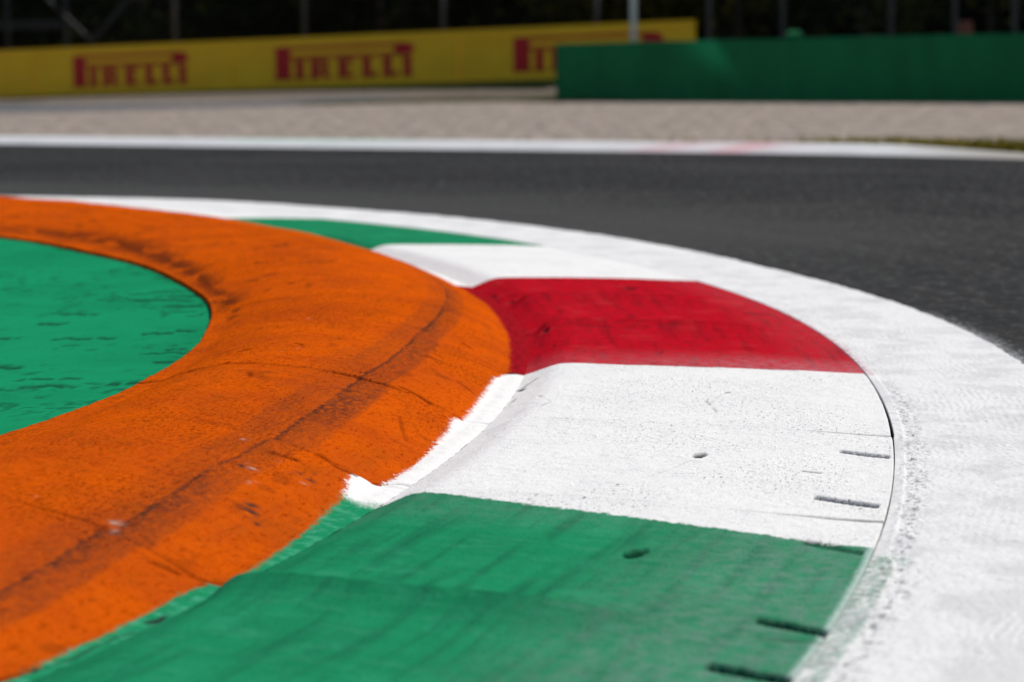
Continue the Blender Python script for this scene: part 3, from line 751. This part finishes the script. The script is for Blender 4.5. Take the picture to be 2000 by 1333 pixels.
# ------------------------------------------------------------------ far kerb along the outside of the bend
def far_kerb():
    prof = [(0, 0.0), (.12, .022), (.5, .045), (.9, .075), (1.05, .08), (1.10, .075), (1.12, -.02)]
    n = len(FKS)
    d = np.array([q[0] for q in prof]); zz = np.array([q[1] for q in prof])
    s = np.r_[0, np.cumsum(np.hypot(*np.diff(FKS, axis=0).T))]
    fade = ipt(FKS[:, 0], [(-99, 1), (3.2, 1), (4.6, .25), (5.2, .05), (30, .05)])[:, None]
    P = FKS[:, None] + NRM[:, None] * (.28 + .74 * d[None, :, None] * (0.35 + .65 * fade[..., None]))
    z = zz[None] * fade + .004
    V = np.concatenate([P, z[..., None]], 2).reshape(-1, 3)
    k = len(prof); i = np.arange(n - 1)[:, None] * k + np.arange(k - 1)[None]
    Q = np.stack([i, i + 1, i + k + 1, i + k], 2).reshape(-1, 4)
    X = FKS[:, 0]
    red = .3 * sstep(1.0, 1.2, X) * sstep(1.65, 1.5, X) + .55 * sstep(1.85, 2.0, X) * sstep(2.35, 2.2, X) + .12 * sstep(.8, 1.2, X) * sstep(2.9, 2.4, X)
    grn = sstep(-4.4, -3.9, X) * sstep(-1.5, -2.1, X)
    R = lambda v: np.repeat(v, k)
    dd = np.tile(d, n)
    me = np_mesh("far_kerb", V, Q, dict(red=R(red), grn=R(grn), dd=dd, s=R(s)))
    m = NT("far_kerb_paint", .7, .2)
    p = m.pos()
    c = m.mix(m.mul(m.ss(m.noise(p, 1.6, 4, .6), .45, .7), .5), (.58, .575, .57), (.44, .44, .44))
    c = m.mix(m.mul(m.attr("red"), m.ss(m.add(m.attr("dd"), m.mul(m.noise(p, 4, 3, .6), .5)), .1, .5, .5, .95)), c, (.58, .24, .26))
    c = m.mix(m.mul(m.attr("grn"), m.ss(m.attr("dd"), .5, 1.0, .05, .6)), c, (.30, .52, .38))
    c = m.mix(m.mul(m.ss(m.sep(p)[0], 3.6, 4.8), .85), c, (.30, .27, .22))
    o = link("far_kerb", me, m.out(c, m.bump(m.noise(p, 40, 3, .6), .3, .01)))
    tag(o, "low white kerb with faded green and red patches along the far side of the track", "kerb")
far_kerb()

# ------------------------------------------------------------------ grass
def blades(name, pts, hmin, hmax, w, mat, label=None):
    n = len(pts); pts = np.asarray(pts)
    ang = rng.uniform(0, 2 * math.pi, n); h = rng.uniform(hmin, hmax, n)
    lean = rng.normal(0, .35, (n, 2)) * h[:, None]
    dx, dy = np.cos(ang) * w, np.sin(ang) * w
    V = np.zeros((n, 3, 3))
    V[:, 0] = pts + np.c_[-dx, -dy, 0 * dx]; V[:, 1] = pts + np.c_[dx, dy, 0 * dx]
    V[:, 2] = pts + np.c_[lean[:, 0], lean[:, 1], h]
    Q = np.arange(3 * n).reshape(n, 3)
    o = link(name, np_mesh(name, V.reshape(-1, 3), Q, smooth=False), mat)
    return tag(o, label, "grass", kind="stuff")
m = NT("grass_yellowish", .8, .1)
c = m.mix(m.noise(m.pos(), 5, 4, .7), (0.26, 0.22, 0.022), (0.36, 0.27, 0.04))
gy = m.out(c)
m = NT("grass_dark", .8, .1)
c = m.mix(m.noise(m.pos(), 3, 4, .7), (0.030, 0.060, 0.012), (0.055, 0.075, 0.018))
gd = m.out(c)
pts = []
while len(pts) < 26000:                                            # strip behind the far kerb on the right
    i = rng.integers(220, 470); off = 1.05 + abs(rng.normal(0, .55))
    q = FKS[i] + NRM[i] * off + rng.normal(0, .04, 2)
    dens = ipt(q[0], [(-9, 0), (-.5, .03), (1.2, .05), (1.8, .35), (2.3, .08), (3.2, .3), (4.0, 1), (12, 1)])
    if off > 1.2 + 1.1 * sstep(2.5, 4.5, q[0]): continue
    if rng.random() < dens: pts.append((q[0], q[1], 0))
blades("verge_grass", pts, .07, .17, .022, gy, "yellowish grass strip behind the far kerb at the right")
pts = []
while len(pts) < 42000:                                           # strip at the foot of the yellow boards
    u, d = rng.uniform(-8, 24), -rng.random() ** 1.5 * 6.5
    if d < -6.5 * ipt(u, [(-9, .03), (6, .05), (11, .4), (24, .9)]): continue
    q = Y0 + YU * u + YN * (d - .12)
    pts.append((q[0], q[1], float(terr(q[0], q[1]))))
blades("bank_grass", pts, .03, .09, .035, gd, "dark green grass at the foot of the yellow boards")

# ------------------------------------------------------------------ yellow advertising boards with red lettering
m = NT("board_yellow", .55, .3)
p = m.pos()
c = m.mix(m.ss(m.noise(p, .9, 4, .6), .3, .7), (0.94, 0.52, 0.006), (0.87, 0.46, 0.005))
yel = m.out(c, m.bump(m.noise(p, 2, 3, .5), .1, .02))
m = NT("board_red", .55, .3)
rdm = m.out((0.52, 0.008, 0.010))
m = NT("board_back", .8, .2)
bkm = m.out(m.mix(m.noise(m.pos(), 3, 3, .5), (.16, .16, .16), (.24, .24, .235)))
SL = .0173
def rects_to_mesh(rects, polys=(), y0=-.012, y1=-.0005):
    b = MB()
    for x0, x1, z0, z1 in rects: b.box(x0, x1, y0, y1, z0, z1)
    for P in polys:
        n = len(P); base = len(b.v)
        b.v += [(x, y0, z) for x, z in P] + [(x, y1, z) for x, z in P]
        b.f.append(tuple(base + k for k in range(n)))
        for k in range(n): b.f.append((base + k, base + n + k, base + n + (k + 1) % n, base + (k + 1) % n))
    return b
def lettering(W, H):
    """PIRELLI: a P whose bowl is drawn out over the smaller letters; x 0..W, z 0..H"""
    R, Pg = [], []
    st = .112 * W
    R += [(0, st, 0, H)]                                           # stem of the P
    R += [(-.006 * W, st + .012 * W, 0, .05 * H)]
    bx1 = W * .93
    R += [(st, bx1, .905 * H, H), (st, bx1, .63 * H, .715 * H)]    # long bowl, two strokes
    arc = [(W * .845, .63 * H), (bx1, .63 * H)]
    for k in range(1, 12):
        a = -math.pi / 2 + math.pi * k / 12
        arc.append((bx1 + .075 * W * math.cos(a), .815 * H + .185 * H * math.sin(a)))
    arc += [(bx1, H), (W * .845, H), (W * .87, .815 * H)]
    Pg.append(arc[::-1])
    h, sf, s_ = .60 * H, .065 * H, .057 * W
    def I(x): return [(x, x + s_, 0, h), (x - .012 * W, x + s_ + .012 * W, 0, sf), (x - .012 * W, x + s_ + .012 * W, h - sf, h)]
    R += I(.150 * W)
    x = .262 * W                                                   # R
    R += I(x) + [(x + s_, x + .105 * W, h - .13 * H, h), (x + s_, x + .10 * W, .23 * H, .33 * H), (x + .088 * W, x + .128 * W, .27 * H, h - .03 * H)]
    Pg.append([(x + .066 * W, .25 * H), (x + .110 * W, .25 * H), (x + .150 * W, 0), (x + .100 * W, 0)][::-1])
    x = .462 * W                                                   # E
    R += I(x) + [(x + s_, x + .112 * W, 0, .12 * H), (x + s_, x + .112 * W, h - .12 * H, h), (x + s_, x + .088 * W, .24 * H, .345 * H)]
    for x in (.636 * W, .782 * W):                                 # L L
        R += I(x) + [(x + s_, x + .100 * W, 0, .12 * H), (x + .078 * W, x + .100 * W, 0, .19 * H)]
    R += I(.925 * W)
    return R, Pg
boards = [(-8.3, 1.85, "yellow advertising board with no full lettering at the left edge of the picture", [(-6.0, 5.65)]),
          (1.85, 9.8, "yellow advertising board with red lettering, farthest left of the complete ones", [(3.42, 4.63)]),
          (9.8, 18.06, "yellow advertising board with red lettering in the middle of the row", [(11.42, 5.08)]),
          (18.06, 25.95, "yellow advertising board half hidden behind the green wall", [(19.97, 4.95)])]
YA = math.atan2(YU[1], YU[0])
def shear(me):
    for v_ in me.vertices: v_.co.z += SL * v_.co.x
for u0, u1, lab, logos in boards:
    base = Y0 + YU * u0
    root = tag(empty("advertising_board", (base[0], base[1], SL * u0), YA), lab, "advertising board", "yellow advertising boards along the far bank")
    b = MB(); b.box(.012, u1 - u0 - .012, 0, .09, -.15, 1.615)
    o = b.build("panel", yel, root); shear(o.data)
    for q in np.linspace(.4, u1 - u0 - .4, 5):
        b = MB(); b.box(q - .05, q + .05, .103, .18, -.3, 1.5)
        o = b.build("post", bkm, root); shear(o.data)
    b = MB(); b.box(.004, u1 - u0 - .004, -.012, .1, 1.617, 1.655)
    o = b.build("top_rail", yel, root); shear(o.data)
    for lu, W in logos:
        R, Pg = lettering(W, 1.04)
        bm_ = rects_to_mesh([(x0 + lu - u0, x1 + lu - u0, z0 + .32, z1 + .32) for x0, x1, z0, z1 in R], [[(x + lu - u0, z + .32) for x, z in P] for P in Pg])
        o = bm_.build("lettering", rdm, root); shear(o.data)

# ------------------------------------------------------------------ green wall
G0, G1 = np.array([1.08 + .12, 63.7 - .15]), np.array([10.3, 51.3])
GU = (G1 - G0) / np.linalg.norm(G1 - G0)
m = NT("green_cover", .7, .2)
p = m.pos()
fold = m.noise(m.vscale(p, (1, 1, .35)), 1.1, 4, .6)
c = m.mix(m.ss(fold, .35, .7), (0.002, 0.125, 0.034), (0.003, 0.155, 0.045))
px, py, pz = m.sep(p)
lit_dx = m.sub(px, m.add(4.55, m.mul(m.sub(1.4, pz), .55)))
c = m.mix(m.mul(m.mul(m.ss(lit_dx, -.75, 0), m.ss(lit_dx, .35, .05)), m.ss(pz, .35, 1.2)), c, (0.010, 0.30, 0.10))  # slanting sunlit patch painted into the cover colour, fading downwards
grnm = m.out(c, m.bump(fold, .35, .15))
root = tag(empty("crash_barrier", (G0[0], G0[1], 0), math.atan2(GU[1], GU[0])), "long green covered barrier standing in front of the yellow boards at the right", "barrier")
nx, nz = 160, 16
LX = 26.0
xs, zs = np.linspace(0, LX, nx), np.linspace(0, 1, nz)
topz = 1.405 + .02 * (vnoise(xs * .8, xs * 0, 601) - .5) - .02 * sstep(0, 15, xs)
Xg, Zg = np.meshgrid(xs, zs, indexing='ij')
bul = .035 * (fbm(Xg * .9, Zg * 1.3, 603, 3) - .5)
def wallside(yy, sg):
    return np.stack([Xg, np.full_like(Xg, yy) + sg * bul, Zg * topz[:, None] - .03 * (1 - Zg)], 2)
f, bk = wallside(0, 1), wallside(.9, 1)
loop = np.concatenate([f, bk[:, ::-1]], 1)                        # front up, back down
k = loop.shape[1]
V = loop.reshape(-1, 3)
i = np.arange(nx - 1)[:, None] * k + np.arange(k - 1)[None]
Q = np.stack([i, i + k, i + k + 1, i + 1], 2).reshape(-1, 4)
me = np_mesh("cover", V, Q)
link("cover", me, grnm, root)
b = MB(); b.poly([tuple(f[0, j]) for j in range(nz)] + [tuple(bk[0, j]) for j in range(nz)][::-1])
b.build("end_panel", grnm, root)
b = MB()                                                           # gathered knot of cloth on the top edge
for q in range(5):
    b.tube([(8.25 + q * .1, .12, 1.39), (8.3 + q * .09, .1, 1.50 + .03 * (q % 2)), (8.36 + q * .09, .16, 1.39)], .06, .05, 8)
b.build("cloth_fold", NT("cloth_bright_green", .7, .2).out((0.008, 0.17, 0.06)), root, smooth=True)

# ------------------------------------------------------------------ poles and fences behind
m = NT("galvanised_steel", .5, .4)
galv = m.out(m.mix(m.noise(m.pos(), 4, 4, .6), (.050, .055, .06), (.085, .09, .096)))
m = NT("white_pole_paint", .5, .3)
wpm = m.out(m.mix(m.noise(m.pos(), 3, 4, .6), (.74, .72, .70), (.64, .62, .61)))
b = MB(); b.tube([(0, 0, 0), (0, 0, 6)], .085, .075, 14)
o = b.build("pole", wpm, None, (3.25, 66.0, float(terr(3.25, 66.0))), smooth=True)
o.name = "white_pole"
b = MB(); b.tube([(0, 0, 6.0), (0, 0, 6.06), (0, 0, 6.1)], .095, .02, 12)
capo = b.build("pole_cap", wpm, o, smooth=True)
tag(o, "bright white pole rising behind the left part of the green wall", "pole")

def fence(name, posts, label, H, rail_z):
    root = tag(empty(name, (posts[0][0], posts[0][1], 0)), label, "fence")
    ox, oy = posts[0]
    for x, y in posts:
        z0 = float(terr(x, y)) - .2
        b = MB(); b.tube([(x - ox, y - oy, z0), (x - ox, y - oy, H - .35), (x - ox - .25, y - oy - .35, H)], .075, .07, 10)
        b.build("post", galv, root, smooth=True)
    for rz in rail_z:
        b = MB(); b.tube([(x - ox, y - oy - .09, rz + float(terr(x, y))) for x, y in posts], .028, .028, 6)
        b.build("rail", galv, root, smooth=True)
    b = MB()                                                       # woven wire
    for (xa, ya), (xb, yb) in zip(posts[:-1], posts[1:]):
        L = math.hypot(xb - xa, yb - ya); n = int(L / .3)
        for q in range(n + 1):
            t = q / max(n, 1); x, y = xa + (xb - xa) * t - ox, ya + (yb - ya) * t - oy + .1
            b.box(x - .0025, x + .0025, y - .0025, y + .0025, .1, H - .4)
        for hz in np.arange(.3, H - .4, .3):
            b.tube([(xa - ox, ya - oy + .104, hz), (xb - ox, yb - oy + .104, hz)], .0025, .0025, 4, cap=False)
    b.build("wire_mesh", galv, root)
    return root
fence("catch_fence", [(-20.5, 92.5), (-15.4, 90.2), (-11.05, 86.0), (-6.6, 84.4), (-2.0, 82.0), (2.8, 80.0)], "tall wire fence on grey posts behind the yellow boards", 4.2, [3.9])
fence("catch_fence", [(5.66, 72.0), (7.6, 70.9), (10.14, 68.0), (11.55, 66.4), (12.85, 65.2), (15.5, 62.5), (19, 59)], "wire fence with grey posts and a top rail rising behind the green wall", 3.4, [2.62])

# steel frame at the far left
root = tag(empty("steel_frame", (-17.5, 86.0, 0)), "grey steel frame with a diagonal brace above the left end of the yellow boards", "steel frame")
m = NT("dark_steel", .6, .2)
dst = m.out(m.mix(m.noise(m.pos(), 3, 4, .6), (.014, .016, .018), (.03, .033, .036)))
for x, y in ((0.0, 4.5), (2.3, 3.0), (-4.5, 7)):
    b = MB(); b.box(x - .07, x + .07, y - .07, y + .07, -.1, 4.6)
    b.build("upright", dst, root)
b = MB(); b.box(-9, 1.75, 5.2, 5.35, 2.42, 2.74); b.build("beam", dst, root)
b = MB(); b.tube([(3.2, 2.9, 1.9), (4.3, 2.9, 3.1), (5.2, 2.9, 4.1)], .10, .10, 8); b.build("brace", dst, root)
b = MB(); b.tube([(1.7, 2.9, 3.4), (3.2, 2.9, 1.9), (3.7, 2.9, .4)], .07, .07, 8); b.build("brace", dst, root)

# small dull orange object behind the green wall
m = NT("dull_orange_plastic", .6, .3)
dom = m.out((.20, .06, .028))
root = tag(empty("marker_drum", (11.9, 66.9, 0)), "small dull orange drum showing over the green wall at the right", "drum")
b = MB(); b.tube([(0, 0, 0), (0, 0, .06), (0, 0, 1.55), (0, 0, 1.75), (0, 0, 1.84)], .25, .17, 16); b.build("body", dom, root, smooth=True)
b = MB(); b.tube([(0, 0, 1.30), (0, 0, 1.44)], .215, .21, 16); b.build("band", NT("pale_band", .5, .3).out((.45, .4, .36)), root)

# ------------------------------------------------------------------ trees and hedge behind the fences
def leaf_mat(name, a, b_):
    m = NT(name, .9, .0)
    oi = m.noise(m.pos(), 1.7, 3, .6)
    m.b.inputs["Subsurface Weight"].default_value = 0
    return m.out(m.mix(m.ss(oi, .3, .7), a, b_))
LM = [leaf_mat("leaf_dark", (.007, .0105, .004), (.013, .018, .006)), leaf_mat("leaf_olive", (.015, .019, .005), (.027, .029, .008)), leaf_mat("leaf_yellowish", (.034, .038, .009), (.062, .060, .014))]
m = NT("bark", .9, .1)
bark = m.out(m.mix(m.noise(m.vscale(m.pos(), (4, 4, .6)), 3, 5, .7), (.035, .026, .02), (.075, .06, .045)), m.bump(m.noise(m.vscale(m.pos(), (5, 5, .8)), 4, 5, .7), .8, .03))
def leaf_cloud(centres, radii, n, size, seed):
    r = np.random.default_rng(seed)
    k = r.integers(0, len(centres), n)
    d = r.normal(size=(n, 3)); d /= np.linalg.norm(d, axis=1)[:, None]
    P = np.asarray(centres)[k] + d * np.asarray(radii)[k] * (r.random(n)[:, None] ** .45)
    nrm = d + r.normal(0, .7, (n, 3)); nrm /= np.linalg.norm(nrm, axis=1)[:, None]
    a = np.cross(nrm, r.normal(size=(n, 3))); a /= np.linalg.norm(a, axis=1)[:, None]
    b_ = np.cross(nrm, a); s = size * r.uniform(.6, 1.3, (n, 1))
    V = np.stack([P - a * s, P - b_ * s * .55, P + a * s, P + b_ * s * .55], 1).reshape(-1, 3)
    V[:, 2] = np.maximum(V[:, 2], .02)
    return V, np.arange(4 * n).reshape(n, 4)
def tree(x, y, H, wdt, kind, seed, label, low=1.0, n=5200):
    r = np.random.default_rng(seed)
    z0 = float(terr(x, y))
    root = tag(empty("tree", (x, y, z0)), label, "tree", "trees standing behind the fences")
    b = MB(); lean = r.normal(0, .25, 2)
    b.tube([(0, 0, -.1), (lean[0] * .4, lean[1] * .4, H * .3), (lean[0], lean[1], H * .75)], .19, .06, 10)
    for _ in range(7):
        t = r.uniform(.2, .65); a = r.uniform(0, 2 * math.pi); L = wdt * r.uniform(.4, .8)
        p0 = Vector((lean[0] * t, lean[1] * t, H * t))
        b.tube([p0, p0 + Vector((math.cos(a) * L * .5, math.sin(a) * L * .5, L * .35)), p0 + Vector((math.cos(a) * L, math.sin(a) * L, L * .6))], .06, .02, 6)
    b.build("trunk", bark, root, smooth=True)
    nc = 26
    cs = np.c_[r.normal(0, wdt * .42, nc), r.normal(0, wdt * .42, nc), r.uniform(low, H, nc)]
    rd_ = np.c_[r.uniform(.5, .95, nc), r.uniform(.5, .95, nc), r.uniform(.4, .75, nc)] * wdt * .5
    V, Q = leaf_cloud(cs, rd_, n, .17, seed + 1)
    link("crown", np_mesh("crown", V, Q, smooth=False), LM[kind], root)
tl = [(-24, 99, 9, 5, 0, "dark tree behind the steel frame, farthest left of the row"), (-18.5, 97, 8, 4.6, 0, "dark tree behind the steel frame, second from the left"),
      (-13.4, 95, 9, 4.8, 1, "olive tree between the steel frame and the first lettered board"), (-8.6, 92, 8, 4.6, 0, "dark tree above the gap between the two lettered boards"),
      (-4.4, 91, 8.5, 4.6, 1, "olive tree above the middle lettered board"), (-.4, 89, 8, 4.4, 0, "dark tree to the left of the white pole"),
      (3.9, 86, 8, 4.2, 2, "yellowish green tree directly behind the white pole"), (7.4, 83, 8.4, 4.4, 2, "yellowish green tree behind the end of the yellow boards"),
      (11.0, 79, 8, 4.4, 1, "olive tree behind the middle of the green wall"), (14.3, 76, 8.5, 4.6, 2, "yellowish tree behind the right part of the green wall"),
      (18.2, 72, 8, 4.6, 1, "olive tree at the far right beyond the green wall")]
for k, (x, y, H, w, kd, lab) in enumerate(tl):
    tree(x, y, H, w, kd, 900 + 7 * k, lab, low=1.6 if kd == 2 else 1.1)
# dense undergrowth filling the wood behind them
hc, hr = [], []
for k in range(340):
    t = rng.random(); x = -40 + 90 * t; y = np.interp(x, [-40, -24, 4, 20, 32, 50], [108, 103, 92, 80, 70, 55]) + rng.uniform(0, 3)
    hc.append((x, y, rng.uniform(.3, 5.4))); hr.append((rng.uniform(1, 1.8), rng.uniform(.6, 1.0), rng.uniform(.7, 1.2)))
for x in np.arange(-40, 50, 1.0):
    for z in (.4, 1.7, 3.0, 4.3):
        hc.append((x, np.interp(x, [-40, -24, 4, 20, 32, 50], [110, 105, 94, 82, 72, 57]), z)); hr.append((1.3, .7, 1.1))
V, Q = leaf_cloud(hc, hr, 150000, .30, 4242)
tag(link("undergrowth", np_mesh("undergrowth", V, Q, smooth=False), LM[0]), "dense dark undergrowth of the wood behind the trees", "undergrowth", kind="stuff")
